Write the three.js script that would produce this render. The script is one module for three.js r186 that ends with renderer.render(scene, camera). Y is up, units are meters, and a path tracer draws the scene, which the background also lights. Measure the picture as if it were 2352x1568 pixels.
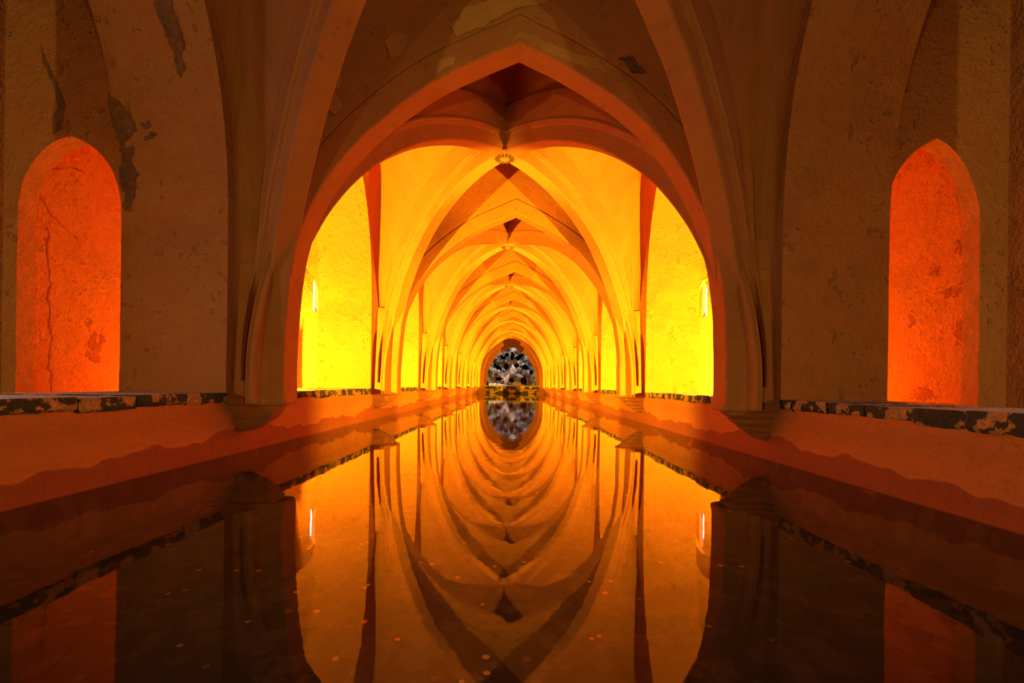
import * as THREE from 'three';
import { mergeGeometries } from 'three/addons/utils/BufferGeometryUtils.js';

// ---------------------------------------------------------------- camera, sky, exposure
const scene = new THREE.Scene();
const CAM_H = 0.75;                                    // eye above the water (the water is y = 0)
const camera = new THREE.PerspectiveCamera(2 * Math.atan(784 / 1045) * 180 / Math.PI, 2352 / 1568, 0.05, 200);
camera.position.set(0.09, CAM_H, 0);
camera.rotation.set(0, 0, 0.0131);
camera.setViewOffset(2352, 1568, -1, -99, 2352, 1568); // a lens shifted upwards
scene.add(camera);
const renderer = new THREE.WebGLRenderer();
renderer.toneMapping = THREE.LinearToneMapping;
renderer.toneMappingExposure = 1.0;
renderer.shadowMap.enabled = true;
scene.background = new THREE.Color().setRGB(10, 12.2, 14.5);   // a bright overcast sky beyond the openings

const LAMP_RGB = [1.0, 0.68, 0.02], NEAR_RGB = [1.0, 1.1, 0.45];   // amber floods; a paler, dim pair beside the camera
const LAMP_CD = 420, LAMP_CD_NEAR = 5, LAMP_CD_BEHIND = 30, BEAM = [86, 86];

// ---------------------------------------------------------------- helpers
let seed = 7;
const rnd = () => { seed = (seed + 0x6d2b79f5) | 0; let t = Math.imul(seed ^ (seed >>> 15), 1 | seed); t = (t + Math.imul(t ^ (t >>> 7), 61 | t)) ^ t; return ((t ^ (t >>> 14)) >>> 0) / 4294967296; };
const rr = (a, b) => a + (b - a) * rnd();
const lerp = (a, b, t) => a + (b - a) * t, clamp = (x, a, b) => Math.min(b, Math.max(a, x));
const smooth = (a, b, x) => { const t = clamp((x - a) / (b - a), 0, 1); return t * t * (3 - 2 * t); };
const hash3 = (x, y, z) => { let h = Math.imul(x, 374761393) + Math.imul(y, 668265263) + Math.imul(z, 2147483647 - 1640531527) | 0; h = Math.imul(h ^ (h >>> 13), 1274126177); return ((h ^ (h >>> 16)) >>> 0) / 4294967296; };
function noise3(x, y, z) {
  const ix = Math.floor(x), iy = Math.floor(y), iz = Math.floor(z);
  let fx = x - ix, fy = y - iy, fz = z - iz; fx = fx * fx * (3 - 2 * fx); fy = fy * fy * (3 - 2 * fy); fz = fz * fz * (3 - 2 * fz);
  const c = (a, b, d) => hash3(ix + a, iy + b, iz + d);
  return lerp(lerp(lerp(c(0, 0, 0), c(1, 0, 0), fx), lerp(c(0, 1, 0), c(1, 1, 0), fx), fy), lerp(lerp(c(0, 0, 1), c(1, 0, 1), fx), lerp(c(0, 1, 1), c(1, 1, 1), fx), fy), fz) * 2 - 1;
}
const fbm3 = (x, y, z, o = 4) => { let s = 0, a = 0.5; for (let i = 0; i < o; i++) { s += a * noise3(x, y, z); x = x * 2.03 + 11.7; y = y * 2.03 + 5.3; z = z * 2.03 + 8.1; a *= 0.5; } return s; };
// periodic noise on a square tile (values about 0..1)
function tile(size, freq, oct, sd, fy = freq) {
  const out = new Float32Array(size * size); let amp = 0.5, tot = 0;
  for (let o = 0; o < oct; o++) {
    const nx = freq << o, ny = fy << o, lat = new Float32Array(nx * ny);
    for (let i = 0; i < lat.length; i++) lat[i] = hash3(i % nx, (i / nx) | 0, sd * 131 + o * 17);
    for (let y = 0; y < size; y++) {
      const v = y / size * ny, iy = v | 0; let ty = v - iy; ty = ty * ty * (3 - 2 * ty); const r0 = (iy % ny) * nx, r1 = ((iy + 1) % ny) * nx;
      for (let x = 0; x < size; x++) {
        const u = x / size * nx, ix = u | 0; let tx = u - ix; tx = tx * tx * (3 - 2 * tx); const c0 = ix % nx, c1 = (ix + 1) % nx;
        out[y * size + x] += amp * lerp(lerp(lat[r0 + c0], lat[r0 + c1], tx), lerp(lat[r1 + c0], lat[r1 + c1], tx), ty);
      }
    }
    tot += amp; amp *= 0.5;
  }
  for (let i = 0; i < out.length; i++) out[i] /= tot;
  return out;
}
function colorTex(size, fn, rx = 1, ry = 1, h = size) {
  const d = new Uint8Array(size * h * 4), c = [0, 0, 0];
  for (let i = 0; i < size * h; i++) { fn(i, c, i % size, (i / size) | 0); for (let k = 0; k < 3; k++) { const l = clamp(c[k], 0, 1); d[i * 4 + k] = Math.round(255 * (l <= 0.0031308 ? 12.92 * l : 1.055 * Math.pow(l, 1 / 2.4) - 0.055)); } d[i * 4 + 3] = 255; }
  return finish(new THREE.DataTexture(d, size, h), rx, ry, true);
}
function greyTex(size, fn, rx = 1, ry = 1, h = size) {
  const d = new Uint8Array(size * h * 4);
  for (let i = 0; i < size * h; i++) { const v = Math.round(255 * clamp(fn(i, i % size, (i / size) | 0), 0, 1)); d[i * 4] = d[i * 4 + 1] = d[i * 4 + 2] = v; d[i * 4 + 3] = 255; }
  return finish(new THREE.DataTexture(d, size, h), rx, ry, false);
}
function finish(t, rx, ry, srgb) {
  t.wrapS = t.wrapT = THREE.RepeatWrapping; t.magFilter = THREE.LinearFilter; t.minFilter = THREE.LinearMipmapLinearFilter; t.generateMipmaps = true;
  if (srgb) t.colorSpace = THREE.SRGBColorSpace; t.repeat.set(rx, ry); t.needsUpdate = true; return t;
}
const V = (x, d, y) => new THREE.Vector3(x, y, -d);     // d = distance down the nave

// ---------------------------------------------------------------- materials
const S = 1024;
const n1 = tile(S, 4, 7, 1), n2 = tile(S, 9, 6, 2), n3 = tile(S, 40, 4, 3), n4 = tile(S, 6, 6, 4), n5 = tile(S, 128, 2, 5);
const ALB = [0.45, 0.112, 0.014];
function plasterColor(stain, patchy) {
  return (i, c) => {
    let k = 0.93 + 0.22 * (n1[i] - 0.5) + 0.10 * (n3[i] - 0.5), warm = (n2[i] - 0.5) * 0.25;
    const worn = smooth(0.60, 0.64, n4[i] + 0.10 * (n3[i] - 0.5)) * patchy;      // places where an older, browner coat shows
    const pit = smooth(0.70, 0.76, n3[i]) * smooth(0.50, 0.62, n2[i]) * stain;
    k *= 1 - 0.30 * worn - 0.22 * pit;
    c[0] = ALB[0] * k; c[1] = ALB[1] * k * (1 + warm) * (1 - 0.12 * worn); c[2] = ALB[2] * k * (1 + 1.5 * warm);
  };
}
const bumpFn = (i) => 0.5 + 0.55 * (n1[i] - 0.5) + 0.45 * (n2[i] - 0.5) + 0.30 * (n3[i] - 0.5) + 0.18 * (n5[i] - 0.5) - 0.25 * smooth(0.70, 0.76, n3[i]) * smooth(0.50, 0.62, n2[i]);
const bumpT = greyTex(S, bumpFn, 1 / 2.6, 1 / 2.6);
const std = (o) => new THREE.MeshStandardMaterial({ roughness: 0.93, metalness: 0, ...o });
const M = {};
M.plaster = std({ map: colorTex(S, plasterColor(0.6, 0.22), 1 / 2.6, 1 / 2.6), bumpMap: bumpT, bumpScale: 0.022 });
M.wall = std({ map: colorTex(S, plasterColor(1, 0.25), 1 / 2.6, 1 / 2.6), bumpMap: bumpT, bumpScale: 0.055 });
M.web = std({ map: colorTex(S, plasterColor(0.5, 0.22), 1 / 2.2, 1 / 2.2), bumpMap: bumpT, bumpScale: 0.02 });
M.bare = std({ map: colorTex(S, (i, c) => { const k = 0.75 + 0.7 * (n2[i] - 0.5) + 0.5 * (n3[i] - 0.5); c[0] = 0.24 * k; c[1] = 0.064 * k; c[2] = 0.012 * k; }, 1 / 0.9, 1 / 0.9), bumpMap: greyTex(512, (i, x, y) => 0.5 + 0.8 * (n3[(y * 2) * S + x * 2] - 0.5) + 0.5 * (n2[(y * 2) * S + x * 2] - 0.5), 1 / 0.9, 1 / 0.9), bumpScale: 0.02 });
M.flaked = std({ map: colorTex(512, (i, c, x, y) => { const q = y * 2 * S + x * 2, k = 0.8 + 0.5 * (n3[q] - 0.5); c[0] = 0.32 * k; c[1] = 0.055 * k; c[2] = 0.008 * k; }, 1 / 0.9, 1 / 0.9), bumpMap: bumpT, bumpScale: 0.02 });
M.pale = std({ map: colorTex(512, (i, c, x, y) => { const q = y * 2 * S + x * 2, k = 0.9 + 0.3 * (n2[q] - 0.5); c[0] = 0.55 * k; c[1] = 0.17 * k; c[2] = 0.022 * k; }, 1 / 1.3, 1 / 1.3), bumpMap: bumpT, bumpScale: 0.02 });
M.stone = std({ map: colorTex(S, (i, c) => {
  const lich = smooth(0.47, 0.52, n2[i] + 0.25 * (n3[i] - 0.5)), k = 0.8 + 0.8 * (n3[i] - 0.5);
  c[0] = lerp(0.50, 0.036, lich) * k; c[1] = lerp(0.20, 0.022, lich) * k; c[2] = lerp(0.05, 0.010, lich) * k;
}, 1 / 0.9, 1 / 0.9), bumpMap: greyTex(S, (i) => 0.5 + 0.7 * (n2[i] - 0.5) + 0.6 * (n3[i] - 0.5), 1 / 0.9, 1 / 0.9), bumpScale: 0.03, roughness: 0.85 });
M.slab = std({ map: colorTex(512, (i, c, x, y) => { const q = y * 2 * S + x * 2, k = 0.9 + 0.5 * (n2[q] - 0.5); c[0] = 0.50 * k; c[1] = 0.36 * k; c[2] = 0.26 * k; }, 1 / 1.1, 1 / 1.1), bumpMap: bumpT, bumpScale: 0.02, roughness: 0.75 });
M.floor = std({ color: 0x4a3018 });
const f1 = tile(S, 18, 6, 11), f2 = tile(S, 40, 4, 12), f3 = tile(S, 3, 3, 13);
M.poolFloor = std({ map: colorTex(S, (i, c) => {
  const a = smooth(0.50, 0.58, f1[i] + 0.25 * (f2[i] - 0.5)), b = smooth(0.52, 0.56, f2[i]) * 0.6, k = 0.6 + 0.8 * f3[i];
  const l = lerp(0.002, 0.034, a) * k * (1 - 0.6 * b);
  c[0] = l; c[1] = l * 0.72; c[2] = l * 0.40;
}, 1 / 1.7, 1 / 1.7) });
// the damp parapet: a dark tide line with a wavy top, 9.3 m of it per repeat
const TW = 2048, TH = 256, PW = 9.3, PH = 0.64, TIDE = [];
for (let x = 0; x < TW; x++) {
  const d = x / TW * PW, ph = ((d - 4.84) % 4.65 + 4.65) % 4.65, near = Math.exp(-Math.pow(Math.min(ph, 4.65 - ph) / 0.55, 2));
  const w = (f) => Math.sin(2 * Math.PI * d / PW * f + f * 1.7);
  TIDE[x] = 0.17 + 0.13 * near + 0.024 * w(5) + 0.018 * w(11) + 0.012 * w(23) + 0.007 * w(41);
}
M.parapet = std({ map: colorTex(TW, (i, c, x, y) => {
  const h = y / TH * PH, q = ((y * 5) % S) * S + (x * 1) % S, k = 0.92 + 0.28 * (n1[q] - 0.5) + 0.14 * (n3[q] - 0.5);
  const wet = 1 - smooth(-0.006, 0.010, h - TIDE[x] + 0.02 * (n2[q] - 0.5)), salt = Math.exp(-Math.pow((h - TIDE[x] - 0.015) / 0.012, 2)) * 0.10;
  c[0] = ALB[0] * k * lerp(1, 0.60, wet) * (1 + salt); c[1] = ALB[1] * k * lerp(1, 0.40, wet) * (1 + salt); c[2] = ALB[2] * k * lerp(1, 0.35, wet) * (1 + salt);
}, 1 / PW, 1 / PH, TH), bumpMap: bumpT, bumpScale: 0.03 });
M.rock = std({ map: colorTex(S, (i, c) => {
  const k = 0.35 + 1.3 * Math.pow(n2[i], 1.2) + 0.7 * (n3[i] - 0.5), w = smooth(0.45, 0.6, n4[i]);
  c[0] = lerp(0.24, 0.34, w) * k; c[1] = lerp(0.215, 0.255, w) * k; c[2] = lerp(0.195, 0.19, w) * k;
}, 1 / 2.4, 1 / 2.4), bumpMap: bumpT, bumpScale: 0.12 });
M.flow = std({ map: colorTex(512, (i, c, x, y) => { const q = y * 2 * S + x * 2, k = 0.55 + 0.9 * n2[q] + 0.5 * (n3[q] - 0.5); c[0] = 0.68 * k; c[1] = 0.52 * k; c[2] = 0.385 * k; }, 1 / 1.8, 1 / 1.8), bumpMap: bumpT, bumpScale: 0.08 });
M.sill = std({ map: colorTex(512, (i, c, x, y) => { const q = y * 2 * S + x * 2, l = smooth(0.44, 0.56, n1[q]), k = 0.8 + 0.6 * (n2[q] - 0.5); c[0] = lerp(0.55, 0.05, l) * k; c[1] = lerp(0.25, 0.03, l) * k; c[2] = lerp(0.04, 0.012, l) * k; }, 1 / 1.6, 1 / 1.6) });
M.metal = std({ color: 0x202020, roughness: 0.5, metalness: 0.6 });
M.lens = new THREE.MeshStandardMaterial({ color: 0x331a05, emissive: new THREE.Color().setRGB(...LAMP_RGB), emissiveIntensity: 1.5, roughness: 0.3 });
const ripple = greyTex(S, (i) => 0.5 + 0.5 * (n1[i] - 0.5) + 0.10 * (n2[i] - 0.5), 1 / 2.2, 1 / 1.1);
M.water = new THREE.MeshPhysicalMaterial({ color: new THREE.Color().setRGB(0.86, 0.80, 0.66), roughness: 0.0, metalness: 0, transmission: 1, thickness: 0, ior: 1.333, bumpMap: ripple, bumpScale: 0.0012 });
M.copper = std({ color: new THREE.Color().setRGB(0.42, 0.13, 0.07), metalness: 0.7, roughness: 0.45 });
M.silver = std({ color: new THREE.Color().setRGB(0.36, 0.27, 0.16), metalness: 0.6, roughness: 0.45 });
M.tarnish = std({ color: new THREE.Color().setRGB(0.12, 0.07, 0.035), metalness: 0.5, roughness: 0.6 });

// ---------------------------------------------------------------- objects and geometry
const used = new Map();
const numbered = (n) => { const k = used.get(n) || 0; used.set(n, k + 1); return k ? `${n}_${String(k).padStart(3, '0')}` : n; };
function mesh(name, geo, mat, parent) {
  const m = new THREE.Mesh(geo, mat); m.castShadow = m.receiveShadow = true; m.name = parent ? name : numbered(name); (parent || scene).add(m); return m;
}
function thing(name, label, category, pos, group) {
  const g = new THREE.Group(); g.name = numbered(name); if (pos) g.position.copy(pos); scene.add(g); g.userData = { label, category }; if (group) g.userData.group = group; return g;
}
function tag(o, label, category, kind, group) { Object.assign(o.userData, { label }); if (category) o.userData.category = category; if (kind) o.userData.kind = kind; if (group) o.userData.group = group; return o; }
const from = (geo, g) => { geo.translate(-g.position.x, -g.position.y, -g.position.z); return geo; };
function grid(nu, nv, fn, uvfn, flip) {
  const p = [], t = [], idx = [];
  for (let j = 0; j <= nv; j++) for (let i = 0; i <= nu; i++) { const q = fn(i / nu, j / nv); p.push(q.x, q.y, q.z); const w = uvfn(i / nu, j / nv, q); t.push(w[0], w[1]); }
  for (let j = 0; j < nv; j++) for (let i = 0; i < nu; i++) { const a = j * (nu + 1) + i, b = a + 1, c = a + nu + 1, d = c + 1; flip ? idx.push(a, c, b, b, c, d) : idx.push(a, b, c, b, d, c); }
  const g = new THREE.BufferGeometry(); g.setAttribute('position', new THREE.Float32BufferAttribute(p, 3)); g.setAttribute('uv', new THREE.Float32BufferAttribute(t, 2)); g.setIndex(idx); g.computeVertexNormals(); return g;
}
function worldUV(geo) {                                  // uv in metres by the way each face looks
  const g = geo.index ? geo.toNonIndexed() : geo, p = g.attributes.position, uv = new Float32Array(p.count * 2), a = new THREE.Vector3(), b = new THREE.Vector3(), c = new THREE.Vector3();
  for (let i = 0; i < p.count; i += 3) {
    a.fromBufferAttribute(p, i); b.fromBufferAttribute(p, i + 1); c.fromBufferAttribute(p, i + 2);
    const n = b.clone().sub(a).cross(c.clone().sub(a)), x = Math.abs(n.x), y = Math.abs(n.y), z = Math.abs(n.z);
    [a, b, c].forEach((v, k) => { const s = x >= y && x >= z ? [v.z, v.y] : y >= z ? [v.x, v.z] : [v.x, v.y]; uv[(i + k) * 2] = s[0]; uv[(i + k) * 2 + 1] = s[1]; });
  }
  g.setAttribute('uv', new THREE.BufferAttribute(uv, 2)); return g;
}
function box(x0, x1, d0, d1, y0, y1) { const g = new THREE.BoxGeometry(Math.abs(x1 - x0), y1 - y0, d1 - d0); g.translate((x0 + x1) / 2, (y0 + y1) / 2, -(d0 + d1) / 2); return worldUV(g); }
// polygon in (d, y) extruded across x, or in (x, y) extruded along d
function polyShape(pts, holes = []) { const s = new THREE.Shape(pts.map((q) => new THREE.Vector2(q[0], q[1]))); for (const h of holes) s.holes.push(new THREE.Path(h.map((q) => new THREE.Vector2(q[0], q[1])))); return s; }
function extrudeAcross(pts, holes, x0, x1) {             // (d, y) outline
  const lo = Math.min(x0, x1), hi = Math.max(x0, x1), g = new THREE.ExtrudeGeometry(polyShape(pts, holes), { depth: hi - lo, bevelEnabled: false });
  g.rotateY(Math.PI / 2); g.translate(lo, 0, 0); return worldUV(g);
}
function extrudeAlong(pts, holes, d0, d1) { const g = new THREE.ExtrudeGeometry(polyShape(pts, holes), { depth: d1 - d0, bevelEnabled: false }); g.translate(0, 0, -d1); return worldUV(g); }
const spline = (pts) => { const c = new THREE.CatmullRomCurve3(pts.map((p) => new THREE.Vector3(p[0], p[1], 0)), false, 'centripetal'); return c; };
const pts2 = (curve, n) => curve.getSpacedPoints(n).map((p) => [p.x, p.y]);
// sweep a 2-D section along a path of {p, n (outward), b (sideways)}; every side of the section is a strip of its own
function sweep(path, section, closed = false) {
  const parts = [], len = [0]; for (let i = 1; i < path.length; i++) len.push(len[i - 1] + path[i].p.distanceTo(path[i - 1].p));
  let run = 0;
  for (let k = 0; k < section.length - (closed === true ? 0 : 1); k++) {
    const A = section[k], B = section[(k + 1) % section.length], w = Math.hypot(B[0] - A[0], B[1] - A[1]), r0 = run; run += w;
    parts.push(grid(path.length - 1, 1, (u, v) => { const f = path[Math.round(u * (path.length - 1))]; return f.p.clone().addScaledVector(f.b, lerp(A[0], B[0], v)).addScaledVector(f.n, hid(lerp(A[1], B[1], v), f.k ?? 0)); }, (u, v) => [len[Math.round(u * (path.length - 1))], r0 + v * w]));
  }
  if (closed === 'end') {                                // a flat face on the last section
    const f = path[path.length - 1], pts = section.map((q) => new THREE.Vector2(q[0], hid(q[1], f.k ?? 0))), tri = THREE.ShapeUtils.triangulateShape(pts, []), p = [], t = [], id = [];
    pts.forEach((q) => { const v = f.p.clone().addScaledVector(f.b, q.x).addScaledVector(f.n, q.y); p.push(v.x, v.y, v.z); t.push(q.x, q.y); }); tri.forEach((x) => id.push(...x));
    const g = new THREE.BufferGeometry(); g.setAttribute('position', new THREE.Float32BufferAttribute(p, 3)); g.setAttribute('uv', new THREE.Float32BufferAttribute(t, 2)); g.setIndex(id); g.computeVertexNormals(); parts.push(g);
  }
  return mergeGeometries(parts);
}
const hid = (b, k) => b > 0.30 ? 0.30 + (b - 0.30) * k : b;   // how far ribs and arches run on above the cells they carry
const wobble = (v, amp, f = 1.7) => { v.x += amp * fbm3(v.x * f + 3.1, v.y * f, v.z * f, 3); v.y += amp * fbm3(v.x * f, v.y * f + 9.2, v.z * f, 3); v.z += amp * fbm3(v.x * f, v.y * f, v.z * f + 5.5, 3); return v; };
const side = (s) => s < 0 ? 'left' : 'right';
const ORD = ['first', 'second', 'third', 'fourth', 'fifth', 'sixth', 'seventh', 'eighth'];

// ---------------------------------------------------------------- plan of the place
const P = 4.65, T = (k) => 4.84 + P * (k - 1), NB = 8;   // transverse arch k stands at d = T(k); bay k runs from T(k) to T(k+1)
const WX = 2.78, PIER = 0.28, WT = 1.07, END = 38.0, BACK = -4.9, TOP = 6.2;
const COPE = 0.63, COPE_H = 0.10;
// opening edge between two piers, (inset from the jamb, height above the eye)
const OPEN = [[0, -0.3], [0, 1.2], [0.005, 1.75], [0.035, 2.2], [0.105, 2.65], [0.22, 3.08], [0.41, 3.52], [0.66, 3.9], [1.0, 4.24], [1.5, 4.54], [2.045, 4.72]];
const openCurve = spline(OPEN);

// ---------------------------------------------------------------- pool, parapets, arcade walls
tag(mesh('pool_floor', worldUV(new THREE.PlaneGeometry(2 * WX + 0.1, END - BACK + 1).rotateX(-Math.PI / 2).translate(0, -0.36, -(END + BACK) / 2)), M.poolFloor), 'dark mottled pool floor under shallow still water', null, 'structure');
tag(mesh('water', worldUV(new THREE.PlaneGeometry(2 * WX + 0.06, END - BACK).rotateX(-Math.PI / 2).translate(0, 0, -(END + BACK) / 2)), M.water), 'still mirror-like water filling the long pool', null, 'structure');

for (const s of [-1, 1]) {
  const w = new THREE.Group(); w.name = `parapet_wall_${side(s)}`; scene.add(w);
  tag(w, `low plastered parapet with a damp stain along the ${side(s)} edge of the water`, null, 'structure');
  mesh('plaster_face', grid(400, 10, (u, v) => { const d = lerp(BACK, END, u), y = lerp(-0.4, COPE - COPE_H + 0.01, v); return V(s * (WX + 0.012 * fbm3(d * 1.1, y * 2, s, 3) + 0.004 * fbm3(d * 5, y * 6, s, 2)), d, y); }, (u, v, q) => [lerp(BACK, END, u), Math.max(0.02, q.y)], s > 0), M.parapet, w);
  mesh('submerged_face', grid(200, 2, (u, v) => V(s * (WX - 0.006), lerp(BACK, END, u), lerp(-0.4, -0.004, v)), (u, v, q) => [-q.z, q.y], s > 0), M.poolFloor, w);
  mesh('core', box(s * (WX + 0.03), s * (WX + WT), BACK, END, -0.4, COPE - COPE_H), M.wall, w);
  // coping stones between the piers
  const far = [];
  for (let k = -1; k < NB; k++) {
    let d = T(k) + PIER - 0.01; const end = Math.min(T(k + 1) - PIER + 0.01, END);
    while (d < end - 0.02) {
      let l = rr(0.30, 0.62); if (end - d - l < 0.2) l = end - d;
      const d0 = d, d1 = d + l - 0.012, lip = rr(0.015, 0.04), dy = rr(-0.006, 0.006), drop = rr(-0.02, 0.012), sd = rnd() * 50;
      // rough front, flat top: a section swept along the stone
      const nu = k < 2 ? 12 : 4;
      const front = grid(nu, 6, (u, v) => { const dd = lerp(d0, d1, u), e = Math.min(u, 1 - u) < 0.01 ? 0.012 : 0; const y = lerp(COPE - COPE_H + drop, COPE + dy, v); const round = v > 0.9 ? 0.012 : v < 0.1 ? 0.02 : 0; return V(s * (WX - lip + round + e + 0.016 * fbm3(dd * 9 + sd, y * 16, sd, 3)), dd, y + (v < 0.1 ? 0.016 * fbm3(dd * 11, 3, sd, 2) : 0)); }, (u, v, q) => [-q.z + sd, q.y + sd], s > 0);
      const X0 = WX - lip + 0.012, topG = grid(nu, 6, (u, v) => { const dd = lerp(d0, d1, u), x = lerp(X0, WX + WT + 0.02, v); return V(s * x, dd, COPE + dy + 0.004 * fbm3(dd * 5, x * 5, sd, 2)); }, (u, v, q) => [-q.z + sd, q.x], s > 0);
      const ends = [d0, d1].map((dd) => grid(1, 1, (u, v) => V(s * lerp(WX - lip + 0.02, WX + WT, u), dd, lerp(COPE - COPE_H, COPE + dy - 0.004, v)), (u, v, q) => [q.x, q.y]));
      if (k >= 0 && k < 4) {
        const st = mesh('coping_stone', mergeGeometries([front, ...ends]), M.stone, w);
        mesh('worn_top', topG, M.slab, st);
      } else far.push([mergeGeometries([front, ...ends]), topG]);
      d += l;
    }
  }
  const fs = mesh('coping_stone', mergeGeometries(far.map((f) => f[0])), M.stone, w); fs.userData.kind = 'stuff';
  const ft = mesh('worn_top', mergeGeometries(far.map((f) => f[1])), M.slab, fs); ft.userData.kind = 'stuff';

  // the arcade: piers and tall pointed openings in one thick wall
  const out = [[BACK, COPE - 0.12]];
  for (let k = -1; k < NB; k++) {
    const a = T(k) + PIER, b = T(k + 1) - PIER, n = k < 2 ? 64 : 28, up = pts2(openCurve, n).map((q) => [q[0], Math.max(COPE - 0.12, q[1] + CAM_H)]);
    const jag = (d, y, i) => [d + 0.007 * fbm3(d * 3, y * 5.5, s * 7 + i, 4), y];
    up.forEach((q) => out.push(jag(a + q[0], q[1], 1)));
    up.slice(0, -1).reverse().forEach((q) => out.push(jag(b - q[0], q[1], 2)));
  }
  out.push([END, COPE - 0.12], [END, TOP], [BACK, TOP]);
  const wall = new THREE.Group(); wall.name = `wall_${side(s)}`; scene.add(wall); tag(wall, `thick plastered arcade wall of piers and pointed openings on the ${side(s)} of the pool`, null, 'structure');
  mesh('masonry', extrudeAcross(out, [], s * WX, s * (WX + WT)), M.wall, wall);
  // places where the plaster has come off
  const inset = (y) => { const h = y - CAM_H; for (let i = 1; i < OPEN.length; i++) if (h < OPEN[i][1]) return lerp(OPEN[i - 1][0], OPEN[i][0], clamp((h - OPEN[i - 1][1]) / (OPEN[i][1] - OPEN[i - 1][1]), 0, 1)); return 2; };
  const ragged = (pts, seedv, amp = 0.06) => { const q = [], n = pts.length; for (let i = 0; i < n; i++) { const A = pts[i], B = pts[(i + 1) % n], m = Math.max(2, Math.round(Math.hypot(B[0] - A[0], B[1] - A[1]) / 0.012)); for (let j = 0; j < m; j++) { const x = lerp(A[0], B[0], j / m), y = lerp(A[1], B[1], j / m); q.push([x + amp * fbm3(x * 12, y * 12, seedv, 5), y + amp * fbm3(x * 12 + 40, y * 12, seedv, 5)]); } } return q; };
  const onJamb = (pix, sd) => {                        // losses of plaster on the near face of the first pier, outlined where the photograph has them
    const pts = pix.map(([px, py]) => { let d = 4.56, x = 0, y = 0; for (let i = 0; i < 5; i++) { const dx = px - 1177, dy = py - 883; x = (dx + dy * 0.0131) / 1045 * d + 0.09; y = CAM_H - (dy - dx * 0.0131) / 1045 * d; d = 4.56 - inset(y); } return [x, y]; });
    const g = extrudeAlong(ragged(pts, sd), [], 4.56 - 0.006, 4.56 + 0.004), p = g.attributes.position; for (let i = 0; i < p.count; i++) p.setZ(i, p.getZ(i) + inset(p.getY(i))); g.computeVertexNormals();
    mesh('bare_patch', g, M.bare, wall);
  };
  if (s < 0) {
    onJamb([[247, 212], [270, 235], [300, 262], [318, 300], [300, 312], [285, 330], [274, 345], [262, 300]], 1);
    onJamb([[278, 340], [300, 330], [312, 345], [305, 370], [315, 400], [308, 440], [305, 485], [290, 480], [284, 440], [278, 400]], 2);
    onJamb([[350, -10], [368, 50], [390, 90], [402, 130], [416, 170], [424, 150], [420, 90], [405, 40], [400, -10]], 3);
    onJamb([[322, 284], [345, 274], [352, 283], [330, 296]], 4); onJamb([[330, 318], [352, 308], [358, 316], [336, 326]], 5);
  }
}

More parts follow.
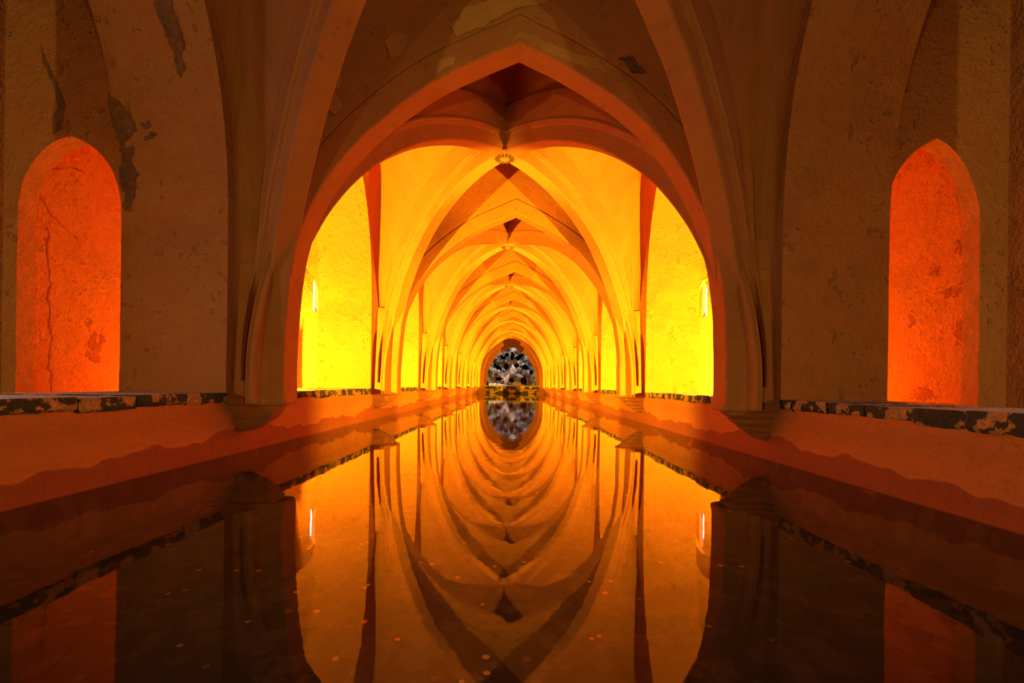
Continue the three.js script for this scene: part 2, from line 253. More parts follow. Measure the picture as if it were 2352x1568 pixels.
// ---------------------------------------------------------------- aisles beyond the arcades
const OUT = 5.05, doors = { '-1': { a: 3.86, b: 4.905, ap: 4.385, sp: 2.42, top: 3.19 }, '1': { a: 3.80, b: 4.77, ap: 4.325, sp: 2.40, top: 3.28 } };
for (const s of [-1, 1]) {
  const D = doors[s], N = side(s);
  tag(mesh(`aisle_floor_${N}`, box(s * (WX + WT - 0.02), s * (OUT + 0.6), BACK, END, -0.1, 0.12), M.floor), `floor of the ${N} aisle behind the parapet`, null, 'structure');
  const ow = new THREE.Group(); ow.name = `outer_wall_${N}`; scene.add(ow); tag(ow, `plastered outer wall of the ${N} aisle with a niche window in each bay`, null, 'structure');
  const rect = [[BACK, 0], [END, 0], [END, TOP], [BACK, TOP]], niches = [], lancets = [], embr = [];
  const lancet = (c, hw, y0, ys, top) => { const h = [[c - hw, y0], [c + hw, y0], [c + hw, ys]]; for (let i = 1; i < 16; i++) { const t = i / 16; h.push([c + hw * Math.cos(t * Math.PI) , ys + (top - ys) * Math.pow(Math.sin(Math.min(t, 1 - t) * Math.PI), 0.85)]); } h.push([c - hw, ys]); return h; };
  for (let k = 0; k < NB; k++) {
    const c = T(k) + P / 2;
    if (k === 0) { const hw = s < 0 ? 0.2 : 0.085; lancets.push(lancet(c, hw, 0.95, 2.3, 2.9)); embr.push(lancet(c, hw + 0.25, 0.8, 2.6, 3.3)); niches.push(lancet(c, hw + 0.15, 0.14, 2.6, 3.2)); } else {
      niches.push(lancet(c, 0.72, 0.14, 2.85, 3.55)); lancets.push(lancet(c + 0.24, 0.15, 2.62, 3.25, 3.5)); embr.push(lancet(c + 0.55, 0.8, 2.5, 3.3, 3.7));
    }
  }
  mesh('plaster_skin', extrudeAcross(rect, niches, s * OUT, s * (OUT + 0.10)), M.wall, ow);
  mesh('niche_back', extrudeAcross(rect, lancets, s * (OUT + 0.10), s * (OUT + 0.2)), M.wall, ow);
  mesh('outer_masonry', extrudeAcross(rect, embr, s * (OUT + 0.2), s * (OUT + 0.55)), M.wall, ow);
  // flaked places on the stretch of outer wall seen through the first doorways: clusters of ragged bits, and long cracks
  const onOuter = (px, py) => { const dx = px - 1177 + (py - 883) * 0.0131, dy = py - 883 - (px - 1177) * 0.0131, d = 1045 * (s * OUT - 0.09) / dx; return [d, CAM_H - dy * d / 1045]; };
  const bit = (cx, cy, rx, ry, sd) => { const q = [], n = Math.max(14, Math.round(220 * Math.max(rx, ry))); for (let i = 0; i < n; i++) { const a2 = i / n * Math.PI * 2, x = Math.cos(a2), y = Math.sin(a2), m = Math.max(0.25, 1 + 1.1 * fbm3(x * 1.6 + sd, y * 1.6, sd, 3) + 0.5 * fbm3(x * 6, y * 6 + sd, sd, 3)); q.push([cx + rx * m * x, cy + ry * m * y]); } const lift = 0.002 + 0.003 * rnd(); return extrudeAcross(q, [], s * (OUT - lift), s * (OUT + 0.01)); };
  const blotch = (px, py, w, h, n, sd) => { const [cx, cy] = onOuter(px, py), gs = [bit(cx, cy, w * 0.55, h * 0.6, sd)]; for (let i = 0; i < n; i++) { const a2 = rr(0, 6.28), r = Math.sqrt(rnd()) * 1.25, z = rr(0.06, 0.3); gs.push(bit(cx + w * r * Math.cos(a2), cy + h * r * Math.sin(a2), w * z, h * z, sd + i)); } mesh('bare_patch', mergeGeometries(gs), M.flaked, ow); };
  const crack = (pix, wd, sd) => { const c = pix.map((q) => onOuter(...q)), L = [], R = []; for (let i = 0; i < c.length - 1; i++) for (let j = 0; j < 16; j++) { const x = lerp(c[i][0], c[i + 1][0], j / 16), y = lerp(c[i][1], c[i + 1][1], j / 16), o = 0.045 * fbm3(x * 9, y * 9, sd, 4), w2 = wd * Math.max(0.15, 0.6 + 1.6 * fbm3(x * 14, y * 14, sd + 3, 3)); L.push([x + o - w2, y + o]); R.push([x + o + w2, y + o + 0.004]); } mesh('bare_patch', extrudeAcross([...L, ...R.reverse()], [], s * (OUT - 0.004), s * (OUT + 0.01)), M.flaked, ow); };
  if (s < 0) { blotch(222, 802, 0.10, 0.16, 22, 1); blotch(205, 745, 0.05, 0.06, 10, 4); crack([[90, 400], [86, 440], [110, 490], [150, 525], [182, 556]], 0.022, 2); crack([[92, 405], [115, 390], [160, 385], [200, 398]], 0.016, 3); crack([[110, 520], [115, 620], [110, 700], [118, 780], [112, 850], [118, 905]], 0.014, 5); }
  else { blotch(2195, 668, 0.12, 0.07, 20, 6); blotch(2120, 905, 0.16, 0.09, 22, 7); blotch(2203, 572, 0.04, 0.09, 12, 8); blotch(2215, 775, 0.10, 0.16, 20, 10); blotch(2095, 735, 0.05, 0.10, 12, 9); blotch(2150, 620, 0.08, 0.06, 12, 11); }
  // cross walls with a pointed doorway at every pier
  for (let k = 0; k <= NB; k++) {
    const h = [], A = s * D.a, B = s * D.b, ap = s * D.ap, jag = (q) => [q[0] + 0.010 * fbm3(q[0] * 4 + 7 * s, q[1] * 5, k, 4), q[1] + 0.008 * fbm3(q[0] * 5, q[1] * 4, k + 20, 3)];
    for (let i = 0; i <= 24; i++) h.push([A, lerp(0.125, D.sp, i / 24)]);
    // two arcs that leave the jambs upright and meet in a blunt point
    const rise = (E) => { const o = []; for (let i = 0; i <= 16; i++) { const u = i / 16, y = (Math.sin(u * Math.PI / 2 * (s < 0 ? 0.9 : 0.82)) / Math.sin(Math.PI / 2 * (s < 0 ? 0.9 : 0.82))), x = (1 - Math.cos(u * Math.PI / 2 * (s < 0 ? 0.9 : 0.82))) / (1 - Math.cos(Math.PI / 2 * (s < 0 ? 0.9 : 0.82))); o.push([lerp(E, ap, x), lerp(D.sp, D.top, y)]); } return o; };
    rise(A).slice(1).forEach((q) => h.push(q)); rise(B).slice(1, -1).reverse().forEach((q) => h.push(q));
    for (let i = 24; i >= 0; i--) h.push([B, lerp(0.125, D.sp, i / 24)]);
    const cw = new THREE.Group(); cw.name = `cross_wall_${N}_${k + 1}`; scene.add(cw);
    tag(cw, k === 1 ? `plastered cross wall with a red-lit pointed doorway at the ${N} edge of the picture` : k === 0 ? `cross wall of the ${N} aisle beside the camera` : `${ORD[k - 1]} cross wall of the ${N} aisle from the foreground, with a pointed doorway`, null, 'structure');
    mesh('masonry', extrudeAlong([[s * (D.a - 0.05), 0.1], [s * (OUT + 0.05), 0.1], [s * (OUT + 0.05), TOP], [s * (D.a - 0.05), TOP]].map((q) => q), [h.map((q, i) => i === 0 || i === h.length - 1 ? q : jag(q))], T(k) - PIER + 0.012, T(k) - PIER + 0.19), M.wall, cw);
    if (k === 1 && s < 0) {
      const C = (a) => a.map((q) => [(q[0] - 1177 + (q[1] - 883) * 0.0131) / 1045 * 4.57 + 0.09, CAM_H + (883 - q[1] + (q[0] - 1177) * 0.0131) / 1045 * 4.57]);
      const pts = C([[92, 106], [106, 135], [128, 180], [150, 240], [140, 300], [118, 308], [122, 262], [133, 245], [125, 200], [100, 150]]), q = [];
      pts.forEach((A2, i) => { const B2 = pts[(i + 1) % pts.length]; for (let j = 0; j < 12; j++) { const x = lerp(A2[0], B2[0], j / 12), y = lerp(A2[1], B2[1], j / 12); q.push([x + 0.02 * fbm3(x * 14, y * 14, 3, 3), y + 0.02 * fbm3(x * 14 + 9, y * 14, 3, 3)]); } });
      mesh('bare_patch', extrudeAlong(q, [], T(1) - PIER + 0.008, T(1) - PIER + 0.02), M.bare, cw);
    }
  }
}
tag(mesh('roof', box(-OUT - 0.6, OUT + 0.6, BACK - 0.3, END + 0.5, TOP - 0.02, TOP + 0.3), M.wall), 'masonry roof over the vaults', null, 'structure');
tag(mesh('wall_back', box(-OUT - 0.6, OUT + 0.6, BACK - 0.3, BACK + 0.02, -0.5, TOP), M.wall), 'plastered wall behind the camera', null, 'structure');

// ---------------------------------------------------------------- transverse arches
const TL = [[-2.27, -0.22], [-2.265, 0.3], [-2.235, 0.82], [-2.14, 1.46], [-1.90, 2.02], [-1.42, 2.60], [-0.68, 3.16], [0.12, 3.53]];
const TR = [[0.12, 3.53], [0.60, 3.30], [1.34, 2.80], [1.80, 2.26], [2.13, 1.56], [2.265, 0.85], [2.285, 0.3], [2.29, -0.22]];
function archPath(d, n) {
  const a = pts2(spline(TL), n), b = pts2(spline(TR), n), pl = [...a, ...b.slice(1)];
  return pl.map((q, i) => {
    const p = pl[Math.max(0, i - 1)], r = pl[Math.min(pl.length - 1, i + 1)], nrm = (u, v) => { const l = Math.hypot(v[0] - u[0], v[1] - u[1]); return [-(v[1] - u[1]) / l, (v[0] - u[0]) / l]; };
    const m0 = i ? nrm(p, q) : nrm(q, r), m1 = i < pl.length - 1 ? nrm(q, r) : m0, mx = m0[0] + m1[0], my = m0[1] + m1[1], l = Math.hypot(mx, my), c = (m0[0] * mx + m0[1] * my) / l;
    return { p: wobble(V(q[0], d, q[1] + CAM_H), 0.012, 2.2), n: new THREE.Vector3(mx / l / Math.max(c, 0.6), my / l / Math.max(c, 0.6), 0), b: new THREE.Vector3(0, 0, -1), k: 0.1 + 0.9 * smooth(1.2, 3.3, q[1]) };
  });
}
const TSEC = [[-0.15, 1.2], [-0.14, 0.30], [-0.135, 0.275], [-0.15, 0.255], [-0.155, 0.245], [-0.155, 0.014], [-0.145, 0.0], [0.145, 0.0], [0.155, 0.014], [0.155, 0.245], [0.15, 0.255], [0.135, 0.275], [0.14, 0.30], [0.15, 1.2]].map((q) => [-q[0], q[1]]);
const tWeb = [];                                         // line where the cells meet the arch
for (let k = 1; k <= NB; k++) {
  const g = thing('transverse_arch', k === 1 ? 'nearest pointed transverse arch, broad dark face with red underside and peeling plaster' : k === NB ? 'last pointed transverse arch, dark red, framing the far grotto window' : `${ORD[k - 1]} pointed transverse arch from the foreground, glowing orange`, 'arch', V(0, T(k), 0));
  const path = archPath(T(k), k < 3 ? 64 : 30);
  mesh('arch_ring', from(sweep(path, TSEC), g), M.plaster, g);
  if (k === 1) {
    const pale = (pts, b0, off, mat) => {                // repairs and losses on the face and underside of the nearest arch, in (along 0..1, outward) of the ring
      const q = []; const L = path.length - 1, at = (u, b) => { const f = u * L, i = Math.min(L - 1, Math.floor(f)), t = f - i; const A = path[i], B = path[i + 1]; return A.p.clone().lerp(B.p, t).addScaledVector(A.n.clone().lerp(B.n, t), b); };
      pts.forEach((A2, i) => { const B2 = pts[(i + 1) % pts.length]; for (let j = 0; j < 14; j++) { const u = lerp(A2[0], B2[0], j / 14), b = lerp(A2[1], B2[1], j / 14); const v = at(u, b); q.push([v.x + 0.035 * fbm3(v.x * 11, v.y * 11, 2, 4), v.y + 0.035 * fbm3(v.x * 11 + 7, v.y * 11, 2, 4)]); } });
      mesh('plaster_patch', from(extrudeAlong(q, [], T(1) - 0.162, T(1) - 0.15), g), mat, g);
    };
    pale([[0.49, 0.03], [0.53, 0.02], [0.565, 0.05], [0.60, 0.15], [0.585, 0.20], [0.54, 0.13], [0.505, 0.10]], 0, 0, M.pale);
    pale([[0.405, 0.05], [0.425, 0.04], [0.43, 0.13], [0.415, 0.14]], 0, 0, M.pale);
    pale([[0.30, 0.36], [0.31, 0.35], [0.315, 0.50], [0.33, 0.60], [0.31, 0.62], [0.30, 0.50]], 0, 0, M.pale);
    pale([[0.375, 0.42], [0.385, 0.40], [0.40, 0.50], [0.395, 0.64], [0.38, 0.62]], 0, 0, M.pale);
    pale([[0.245, 0.34], [0.26, 0.33], [0.27, 0.42], [0.26, 0.50], [0.248, 0.45]], 0, 0, M.pale);
    pale([[0.44, 0.30], [0.47, 0.29], [0.50, 0.33], [0.51, 0.50], [0.46, 0.52], [0.44, 0.42]], 0, 0, M.pale);
    pale([[0.60, 0.33], [0.62, 0.32], [0.63, 0.40], [0.61, 0.43]], 0, 0, M.bare);
  }
}

// the arch and vault behind the camera belong to the shell
{ const g = new THREE.Group(); g.name = 'ceiling_back'; scene.add(g); tag(g, 'arch and vault above and behind the camera', null, 'structure'); mesh('arch_ring', sweep(archPath(T(0), 30), TSEC), M.plaster, g); }
// ---------------------------------------------------------------- rib vaults
const RSEC = [[-0.15, 0.66], [-0.15, 0.30], [-0.168, 0.285], [-0.172, 0.26], [-0.155, 0.24], [-0.135, 0.235], [-0.118, 0.20], [-0.118, 0.016], [-0.104, 0], [0.104, 0], [0.118, 0.016], [0.118, 0.20], [0.135, 0.235], [0.155, 0.24], [0.172, 0.26], [0.168, 0.285], [0.15, 0.30], [0.15, 0.66]];
const RIB_H = 3.59, BOSSX = -0.08;
function ribPath(sx, d0, dm, n) {                        // from the pier foot to the boss
  const foot = new THREE.Vector2(sx * 2.42, d0), boss = new THREE.Vector2(BOSSX, dm), dir = boss.clone().sub(foot), L = dir.length(); dir.normalize();
  const b = new THREE.Vector3(-dir.y, 0, -dir.x).normalize(), out = [], ux = new THREE.Vector3(dir.x, 0, -dir.y);
  for (let i = -2; i <= n; i++) {
    if (i < 0) { const y = CAM_H - 0.22 + (i + 2) * 0.11; out.push({ p: V(foot.x, foot.y, y), n: ux.clone().negate(), b, k: 0.1 }); continue; }
    const th = i / n * Math.PI / 2, t = Math.cos(th), p = V(lerp(boss.x, foot.x, t), lerp(boss.y, foot.y, t), CAM_H + RIB_H * Math.sin(th));
    const nn = ux.clone().multiplyScalar(-Math.cos(th) * RIB_H).add(new THREE.Vector3(0, Math.sin(th) * L, 0)).normalize();
    out.push({ p: wobble(p, 0.010, 2), n: nn, b, k: 0.1 + 0.9 * smooth(0.3, 0.9, Math.sin(th)) });
  }
  const last = out[out.length - 1]; out.push({ ...last, p: last.p.clone().addScaledVector(ux, 0.17) });
  return out;
}
const at = (path, s) => { const f = s * (path.length - 1), i = Math.min(path.length - 2, Math.floor(f)), t = f - i; return path[i].clone().lerp(path[i + 1], t); };
for (let k = -1; k < NB; k++) {
  const a = T(k), b = T(k + 1), m = (a + b) / 2, fine = k < 2, n = fine ? 44 : 20;
  const g = k < 0 ? scene.getObjectByName('ceiling_back') : thing('ceiling', k === 0 ? 'dark rib vault directly overhead, its two ribs falling beside the nearest arch' : `${ORD[k - 1]} lit rib vault beyond the nearest arch, crossing ribs meeting at a boss`, 'vault', V(0, m, 0));
  if (k >= 0) { delete g.userData.category; g.userData.kind = 'structure'; }
  for (const sx of [-1, 1]) {
    const W = pts2(openCurve, 40).map((q) => [q[0] + 0.0, q[1]]);
    for (const [d0, dir] of [[a, 1], [b, -1]]) {
      const rp = ribPath(sx, d0, m, n);
      const rib = mesh('rib', from(sweep(rp, (sx * dir > 0) ? RSEC.map((q) => [-q[0], q[1]]).reverse() : RSEC, 'end'), g), M.plaster, g);
      const D = rp.slice(2, -1).map((f) => f.p.clone().addScaledVector(f.n, hid(0.62, f.k)));
      // side cell: rib to wall arch
      const Wp = W.filter((q) => q[1] > -0.15).map((q) => V(sx * (WX + 0.02), d0 + dir * (PIER - 0.09 + q[0] * (2.325 - PIER + 0.09) / 2.045), q[1] + CAM_H + 0.06));
      const N2 = fine ? 40 : 18, M2 = fine ? 16 : 8;
      const cell = (A, B, flip, lat, dome = 0.34) => {
        const f = (off) => grid(N2, M2, (u, v) => { const p = at(A, u).lerp(at(B, u), v); p.y += (lat ? 0.34 * Math.sin(Math.PI * v) * smooth(0.1, 0.8, u) + 1.0 * Math.sin(Math.PI * Math.pow(v, 2.0)) * smooth(0.06, 0.36, u) * (1 - 0.8 * smooth(0.5, 1, u)) : dome * Math.sin(Math.PI * Math.pow(v, dome > 0.4 ? 0.8 : 1)) * smooth(0.1, 0.8, u)) + off; return wobble(p, 0.03 * Math.sin(Math.PI * v) * Math.min(1, 4 * (1 - u) + 0.0), 1.6); }, (u, v, q) => { const p = at(A, u), w = p.distanceTo(at(B, u)); return [v * w + sx * 7, u * 5.2]; }, flip);
        return from(mergeGeometries([f(0), f(0.14)]), g);
      };
      mesh('vault_cell', cell(D, Wp, sx * dir > 0, true), M.web, g);
      // nave cell: rib to transverse arch
      const tp = archPath(d0 + dir * 0.14, 30), half = sx < 0 ? tp.slice(0, 31) : tp.slice(30).reverse();
      const Tp = half.map((f) => f.p.clone().addScaledVector(f.n, hid(1.1, f.k))).filter((p) => p.y > CAM_H - 0.02);
      mesh('vault_cell', cell(D, Tp, sx * dir < 0), M.web, g);
    }
  }
  // carved boss where the ribs cross
  const prof = [[0, -0.055], [0.05, -0.05], [0.10, -0.045], [0.15, -0.035], [0.19, -0.012], [0.205, 0.02], [0.15, 0.06], [0.10, 0.08], [0.10, 0.62]].map((q) => new THREE.Vector2(q[0], q[1]));
  const bg = new THREE.LatheGeometry(prof, 32); bg.translate(BOSSX, CAM_H + RIB_H, 0);
  const boss = mesh('keystone_boss', worldUV(bg), M.plaster, g);
  if (k > 0 && k < 4) for (let i = 0; i < 14; i++) {
    const an = i / 14 * Math.PI * 2, pg = new THREE.SphereGeometry(1, 8, 6); pg.scale(0.05, 0.012, 0.014); pg.translate(0.115, 0, 0); pg.rotateY(an); pg.translate(BOSSX, CAM_H + RIB_H - 0.046, 0); mesh('petal', pg, M.bare, boss);
  }
}

// ---------------------------------------------------------------- corbels and wall responds
function halfPlan(h, proj, n = 28) { const o = []; for (let i = 0; i <= n; i++) { const t = -1 + 2 * i / n, a = Math.abs(t); o.push([h * (t < 0 ? -1 : 1) * Math.pow(Math.min(1, a * 1.05), 0.75), proj * (a < 0.42 ? 1 : a > 0.97 ? 0 : 1 - 0.42 * (a - 0.42) / 0.55)]); } return o; }
for (const s of [-1, 1]) for (let k = 1; k <= NB; k++) {
  const g = thing('corbel', k === 1 ? (s < 0 ? 'worn stone corbel with a lumpy tapering foot at left, above the dark waterline' : 'ringed stone corbel of stacked tiers at right, above the waterline') : `${ORD[k - 1]} corbel from the foreground along the ${side(s)} parapet`, 'corbel', V(s * WX, T(k), 0.2));
  const ring = (y0, y1, h0, p0, h1, p1, bulge, nz) => from(grid(28, 8, (u, v) => {
    const e = bulge * Math.sin(Math.PI * Math.pow(v, 0.8)), q = halfPlan(lerp(h0, h1, v) + e, lerp(p0, p1, v) + e)[Math.round(u * 28)], y = lerp(y0, y1, v), w = nz * fbm3(q[0] * 9 + k, y * 9, q[1] * 9 + s, 3);
    return V(s * (WX + 0.04 - 0.04 - q[1] - (q[1] > 0.01 ? w : 0)), T(k) + q[0] * (1 + w), y + 0.3 * w);
  }, (u, v) => [u * 0.9, lerp(y0, y1, v)], s > 0), g);
  const worn = s < 0;
  mesh('respond', ring(0.56, 2.3, 0.175, 0.475, 0.10, 0.30, 0, 0.006), M.plaster, g);
  mesh('cap', mergeGeometries([ring(0.50, 0.565, 0.205, 0.50, 0.212, 0.515, 0.012, 0.008), ring(0.49, 0.50, 0.16, 0.40, 0.205, 0.50, 0, 0.004)]), M.plaster, g);
  const tiers = worn ? [[0.34, 0.50, 0.125, 0.31, 0.185, 0.43], [0.22, 0.36, 0.05, 0.10, 0.14, 0.33]] : [[0.415, 0.50, 0.135, 0.32, 0.18, 0.45], [0.335, 0.42, 0.105, 0.24, 0.15, 0.37], [0.265, 0.34, 0.075, 0.16, 0.12, 0.28], [0.2, 0.27, 0.03, 0.05, 0.085, 0.19]];
  for (const [y0, y1, h0, p0, h1, p1] of tiers) mesh('tier', ring(y0, y1, h0, p0, h1, p1, worn ? 0.02 : 0.018, worn ? 0.07 : 0.015), M.plaster, g);
}

// ---------------------------------------------------------------- far end: wall, window, grotto
{
  const w = new THREE.Group(); w.name = 'wall_end'; scene.add(w); tag(w, 'plastered end wall with a pointed window over a stone sill', null, 'structure');
  const half = [[2.1, -0.75], [2.09, 0.4], [1.9, 1.32], [1.52, 2.07], [1.03, 2.62], [0.5, 2.98], [0, 3.18]], c = pts2(spline(half), 24), hole = [...c.map((q) => [q[0], q[1] + CAM_H]), ...c.slice(0, -1).reverse().map((q) => [-q[0], q[1] + CAM_H])];
  mesh('masonry', extrudeAlong([[-OUT - 0.5, -0.5], [OUT + 0.5, -0.5], [OUT + 0.5, TOP], [-OUT - 0.5, TOP]], [hole], END, END + 0.5), M.wall, w);
  mesh('sill_core', box(-2.3, 2.3, END + 0.02, END + 0.5, -0.4, 0.60), M.sill, w);
  mesh('sill_ledge', box(-2.35, 2.35, END - 0.02, END + 0.55, 0.60, 0.66), M.slab, w);
  for (let row = 0; row < 2; row++) for (let x = -2.28; x < 2.2;) {
    const l = Math.min(rr(0.26, 0.5), 2.3 - x), y0 = 0.17 + row * 0.215, sd = rnd() * 90;
    mesh('sill_stone', grid(6, 5, (u, v) => { const e = Math.min(u, 1 - u, v, 1 - v) < 0.01 ? 0.06 : 0; const xx = lerp(x + 0.008, x + l - 0.008, u), yy = lerp(y0, y0 + 0.205, v); return V(xx, END - 0.03 + e + 0.05 * fbm3(xx * 5, yy * 7, sd, 3), yy); }, (u, v, q) => [q.x + sd, q.y]), M.sill, w); x += l;
  }
}
{
  // rock of the grotto: a rough wall pierced by deep hollows; centres and radii in metres
  const g = thing('rock_grotto', 'rough grey-brown grotto rock face with dark hollows beyond the far window', 'grotto', V(0, 40, 0.3));
  const hol = [[685, 1160, 62, 34, 0.25, 1.9], [878, 1178, 40, 36, 0, 1.9], [1072, 1190, 56, 62, 0.4, 2.0], [795, 970, 44, 52, 0.1, 1.7], [958, 948, 42, 40, 0, 1.7], [1092, 985, 44, 50, 0.5, 1.2], [672, 995, 40, 44, -0.4, 1.2], [890, 812, 28, 66, 0, 1.5], [797, 788, 40, 34, 0.7, 0.9], [738, 838, 46, 36, -0.6, 1.2], [1010, 800, 66, 34, 0.35, 0.8], [955, 840, 40, 30, 0, 0.6], [615, 960, 24, 34, 0, 0.7], [1180, 1050, 26, 40, 0, 0.6]].map((h) => [(h[0] - 880) * 0.0057, CAM_H + (1248 - h[1]) * 0.0057, h[2] * 0.0057, h[3] * 0.0057, h[4], h[5]]);
  const lumps = []; for (let i = 0; i < 60; i++) lumps.push([rr(-2.4, 2.4), rr(0.6, 3.4), rr(0.12, 0.34)]);
  mesh('rock_face', from(grid(260, 220, (u, v) => {
    const x = lerp(-3.1, 3.1, u), y = lerp(0.1, 6.4, v), wx = x + 0.16 * fbm3(x * 3, y * 3, 1, 4), wy = y + 0.16 * fbm3(x * 3, y * 3, 7, 4), low = smooth(2.5, 1.7, y + 0.5 * fbm3(x * 2, 1, 4, 2));
    let d = 40.4 - 0.55 * low + 0.55 * fbm3(x * 1.3, y * 1.1, 3, 5) + 0.26 * low * Math.abs(fbm3(x * 6.5, y * 1.0, 9, 3)) * 2 + 0.30 * fbm3(x * 4, y * 4, 5, 5);
    for (const [lx, ly, lr] of lumps) { const r2 = ((wx - lx) ** 2 + (wy - ly) ** 2) / (lr * lr); if (r2 < 1) d -= 0.30 * lr / 0.34 * Math.sqrt(1 - r2); }
    for (const [hx, hy, a, b, t, deep] of hol) { const c = Math.cos(t), q = Math.sin(t), r = Math.hypot(((wx - hx) * c + (wy - hy) * q) / a, (-(wx - hx) * q + (wy - hy) * c) / b); d += (deep + 0.5) * (1 - smooth(0.74, 1.04, r)); if (r > 1 && r < 1.5) d -= 0.14 * (1.5 - r); }
    return V(x, d, y);
  }, (u, v) => [u * 6.2, v * 6.3]), g), M.rock, g);
  // pale dripstone hanging in folds over the lower hollows
  mesh('flowstone', from(grid(200, 90, (u, v) => {
    const x = lerp(-2.15, 2.0, u), top = 2.05 + 0.75 * Math.exp(-(((x - 0.02) / 0.26) ** 2)) + 0.5 * fbm3(x * 2.2, 3, 6, 4) + 0.25 * Math.exp(-(((x + 0.9) / 0.35) ** 2)), y = lerp(0.3, top, v);
    const wx = x + 0.12 * fbm3(x * 3, y * 3, 1, 4), wy = y + 0.12 * fbm3(x * 3, y * 3, 7, 4);
    let d = 39.75 + 0.5 * fbm3(x * 1.6, y * 0.8, 3, 4) + 0.55 * Math.abs(fbm3(x * 5.5, y * 0.7, 19, 3)) + 0.12 * fbm3(x * 9, y * 6, 5, 3) + 1.1 * Math.pow(v, 6) + 0.5 * Math.pow(Math.abs(x) / 2.1, 5);
    for (const [hx, hy, a2, b2, t2, deep] of hol.slice(0, 3)) { const c = Math.cos(t2), q = Math.sin(t2), r = Math.hypot(((wx - hx) * c + (wy - hy) * q) / a2, (-(wx - hx) * q + (wy - hy) * c) / b2); d += deep * (1 - smooth(0.76, 1.04, r)); if (r > 1 && r < 1.4) d -= 0.18 * (1.4 - r); }
    return V(x, d, y);
  }, (u, v, q) => [u * 4.2, q.y]), g), M.flow, g);
  mesh('ledge', from(grid(40, 12, (u, v) => { const x = lerp(-1.95, -0.15, u), t = v * Math.PI, y = 0.58 + 0.30 * Math.sin(t) * (0.45 + 0.55 * Math.sin(2.4 * u + 0.9)) - 0.06 * u; return V(x, 39.35 + 0.25 * Math.cos(t) + 0.06 * fbm3(x * 4, v * 4, 2, 3), y + 0.06 * fbm3(x * 5, v * 3, 8, 3)); }, (u, v) => [u * 2, v * 0.6], true), g), M.flow, g);
  for (const s of [-1, 1]) tag(mesh(`grotto_wall_${side(s)}`, box(s * 3.0, s * 3.3, END + 0.5, 42.5, 0, 6.4), M.rock), `rock side wall of the far grotto on the ${side(s)}`, null, 'structure');
  tag(mesh('grotto_wall_back', box(-3.3, 3.3, 42.5, 42.8, 0, 6.4), M.rock), 'rock wall behind the far grotto', null, 'structure');
  tag(mesh('grotto_roof', box(-3.3, 3.3, 41.2, 42.8, 5.2, 5.5), M.rock), 'rock roof over the hollows of the far grotto', null, 'structure');
  tag(mesh('grotto_floor', box(-3.3, 3.3, END + 0.5, 42.8, 0.1, 0.5), M.slab), 'pale ground in front of the far grotto', null, 'structure');
}

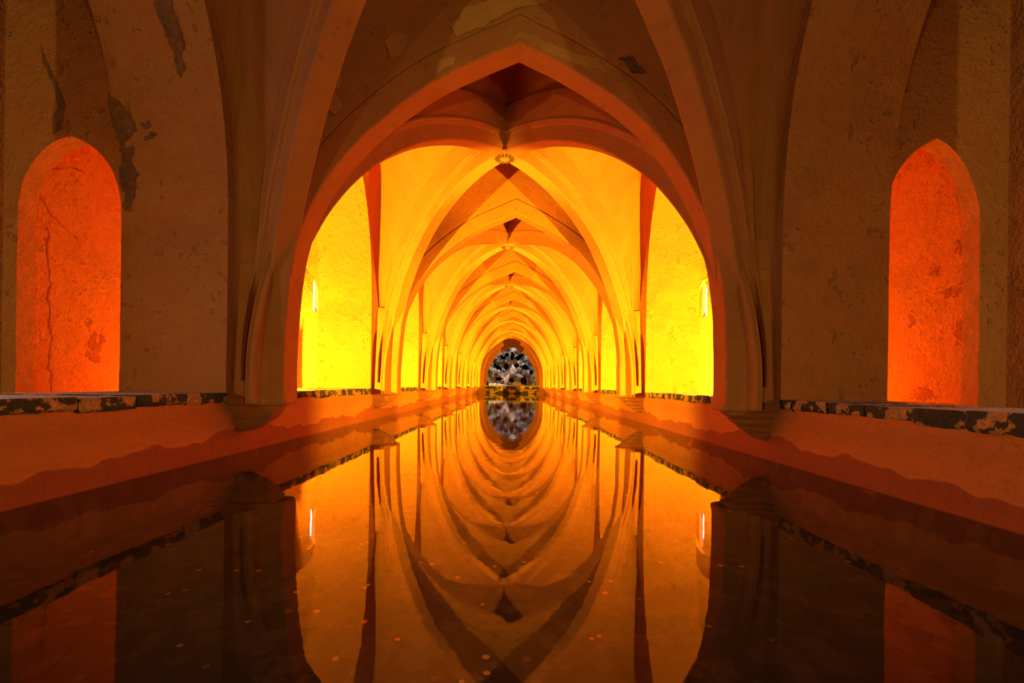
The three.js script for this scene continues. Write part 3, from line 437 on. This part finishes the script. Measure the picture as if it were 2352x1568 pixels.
// ---------------------------------------------------------------- floodlights hidden behind the piers
for (let k = -1; k < NB; k++) for (const s of [-1, 1]) {
  const d = T(k) + PIER + (k > 0 ? 0.72 : 0.24), pos = k > 0 ? V(s * 4.2, d, 0.12) : V(s * 3.3, d, COPE), aim = V(s * (k > 0 ? 4.16 : 3.3), T(k) + P, 0.85 + 0.6);
  const g = thing('floodlight', k < 0 ? `amber floodlight standing on the ${side(s)} coping behind the camera` : k === 0 ? `dim pale floodlight standing on the ${side(s)} coping beside the camera` : `amber floodlight standing in the ${side(s)} aisle behind the ${ORD[k - 1]} pier`, 'floodlight', pos);
  const dir = aim.clone().sub(pos.clone().setY(0.85)).normalize(), q = new THREE.Quaternion().setFromUnitVectors(new THREE.Vector3(0, 0, 1), dir);
  const HY = k > 0 ? 0.78 : 0.22;                                      // the beams leave just above the parapet
  mesh('foot', new THREE.CylinderGeometry(0.11, 0.12, 0.03, 20).translate(0, 0.015, 0), M.metal, g); mesh('pole', new THREE.CylinderGeometry(0.014, 0.016, HY - 0.07, 12).translate(0, (HY - 0.07) / 2 + 0.01, 0), M.metal, g);
  const head = mesh('housing', new THREE.CylinderGeometry(0.055, 0.045, 0.09, 20, 1, true).rotateX(Math.PI / 2), M.metal, g); head.position.set(0, HY, 0); head.quaternion.copy(q);
  const lens = mesh('lens', new THREE.CylinderGeometry(0.05, 0.05, 0.006, 20).rotateX(Math.PI / 2), M.lens, g); lens.position.set(0, HY, 0).addScaledVector(dir, 0.03); lens.quaternion.copy(q);
  mesh('bracket', new THREE.TorusGeometry(0.06, 0.006, 6, 16, Math.PI).rotateZ(Math.PI).translate(0, HY, 0), M.metal, g);
  const sh = s < 0 ? 0.09 : 0.03, shield = mesh('shield', new THREE.BoxGeometry(0.006, 0.2, sh + 0.1).translate(s * 0.095, 0, sh / 2 - 0.02), M.metal, g); shield.position.set(0, HY, 0).addScaledVector(dir, 0.03); shield.quaternion.setFromUnitVectors(new THREE.Vector3(0, 0, 1), dir);
  // a leaning visor over the beam and a small flag towards the opposite vault
  const D3 = (az, el) => new THREE.Vector3(-s * Math.sin(az) * Math.cos(el), Math.sin(el), -Math.cos(az) * Math.cos(el));
  const lampAt = new THREE.Vector3(0, HY, 0).addScaledVector(dir, 0.06);
  const hood = (a0, a1, top, r) => grid(12, 6, (u, v) => { const az = lerp(a0, a1, u) * Math.PI / 180, lim = (42 - 7 * smooth(73, 83, lerp(a0, a1, u))) * Math.PI / 180; return lampAt.clone().addScaledVector(D3(az, lerp(lim, top, v)), r); }, (u, v) => [u, v]);
  const vg = mergeGeometries([0.35, 0.354].flatMap((r) => [hood(67, 110, Math.PI / 2, r)]));
  if (k > 0) mesh('visor', vg, M.metal, g);
  if (k > 0) {
  const fd = D3(66.5 * Math.PI / 180, 22 * Math.PI / 180), flag = mesh('flag', new THREE.BoxGeometry(0.055, 0.085, 0.004), M.metal, g);
  flag.position.copy(lampAt).addScaledVector(fd, 0.30); flag.quaternion.setFromUnitVectors(new THREE.Vector3(0, 0, 1), fd);
  const st = mesh('flag_arm', new THREE.TubeGeometry(new THREE.LineCurve3(new THREE.Vector3(0, HY - 0.08, 0), flag.position.clone().add(new THREE.Vector3(0, -0.04, 0))), 4, 0.004, 6), M.metal, g);
  }
  const L = new THREE.SpotLight(new THREE.Color().setRGB(...(k > 0 ? LAMP_RGB : NEAR_RGB)), k < 0 ? LAMP_CD_BEHIND : !k ? LAMP_CD_NEAR : k === NB - 1 ? LAMP_CD * 0.06 : LAMP_CD, 0, BEAM[s < 0 ? 0 : 1] * Math.PI / 180, 0.1, 2);
  L.name = 'flood_beam'; L.castShadow = true; L.shadow.radius = 0.9; L.position.set(0, HY, 0).addScaledVector(dir, 0.06); L.target.position.copy(dir.clone().multiplyScalar(3)); g.add(L, L.target);
}

// ---------------------------------------------------------------- coins on the pool floor
{
  const lathe = new THREE.LatheGeometry([[0, 0.0016], [0.013, 0.0016], [0.0142, 0.0026], [0.016, 0.0028], [0.0168, 0.0018], [0.0168, 0.0002], [0.0155, 0], [0, 0]].map((q) => new THREE.Vector2(q[0], q[1])), 22);
  const kinds = [['copper_coin', M.copper, 'small reddish copper coin lying on the dark pool floor', 'copper coins under the water'], ['silver_coin', M.silver, 'small pale coin lying on the dark pool floor', 'pale coins under the water'], ['tarnished_coin', M.tarnish, 'small dark tarnished coin lying on the pool floor', 'tarnished coins under the water']];
  for (let i = 0; i < 110; i++) {
    const K = kinds[i % 5 < 2 ? 0 : i % 5 < 4 ? 1 : 2], d = 1.55 + 3.3 * Math.pow(rnd(), 1.25), x = clamp(d * 1.08 * (rnd() + rnd() - 1), -2.6, 2.6);
    const c = mesh(K[0], lathe, K[1]); c.position.set(x, -0.3595, -d); c.rotation.set(rr(-0.06, 0.06), rnd() * 6, rr(-0.06, 0.06)); const sc = rr(0.65, 1.05); c.scale.set(sc, 1, sc);
    tag(c, K[2], 'coin', null, K[3]);
  }
}

scene.traverse((o) => { if (o.isMesh) { o.castShadow = true; o.receiveShadow = true; } });
renderer.render(scene, camera);
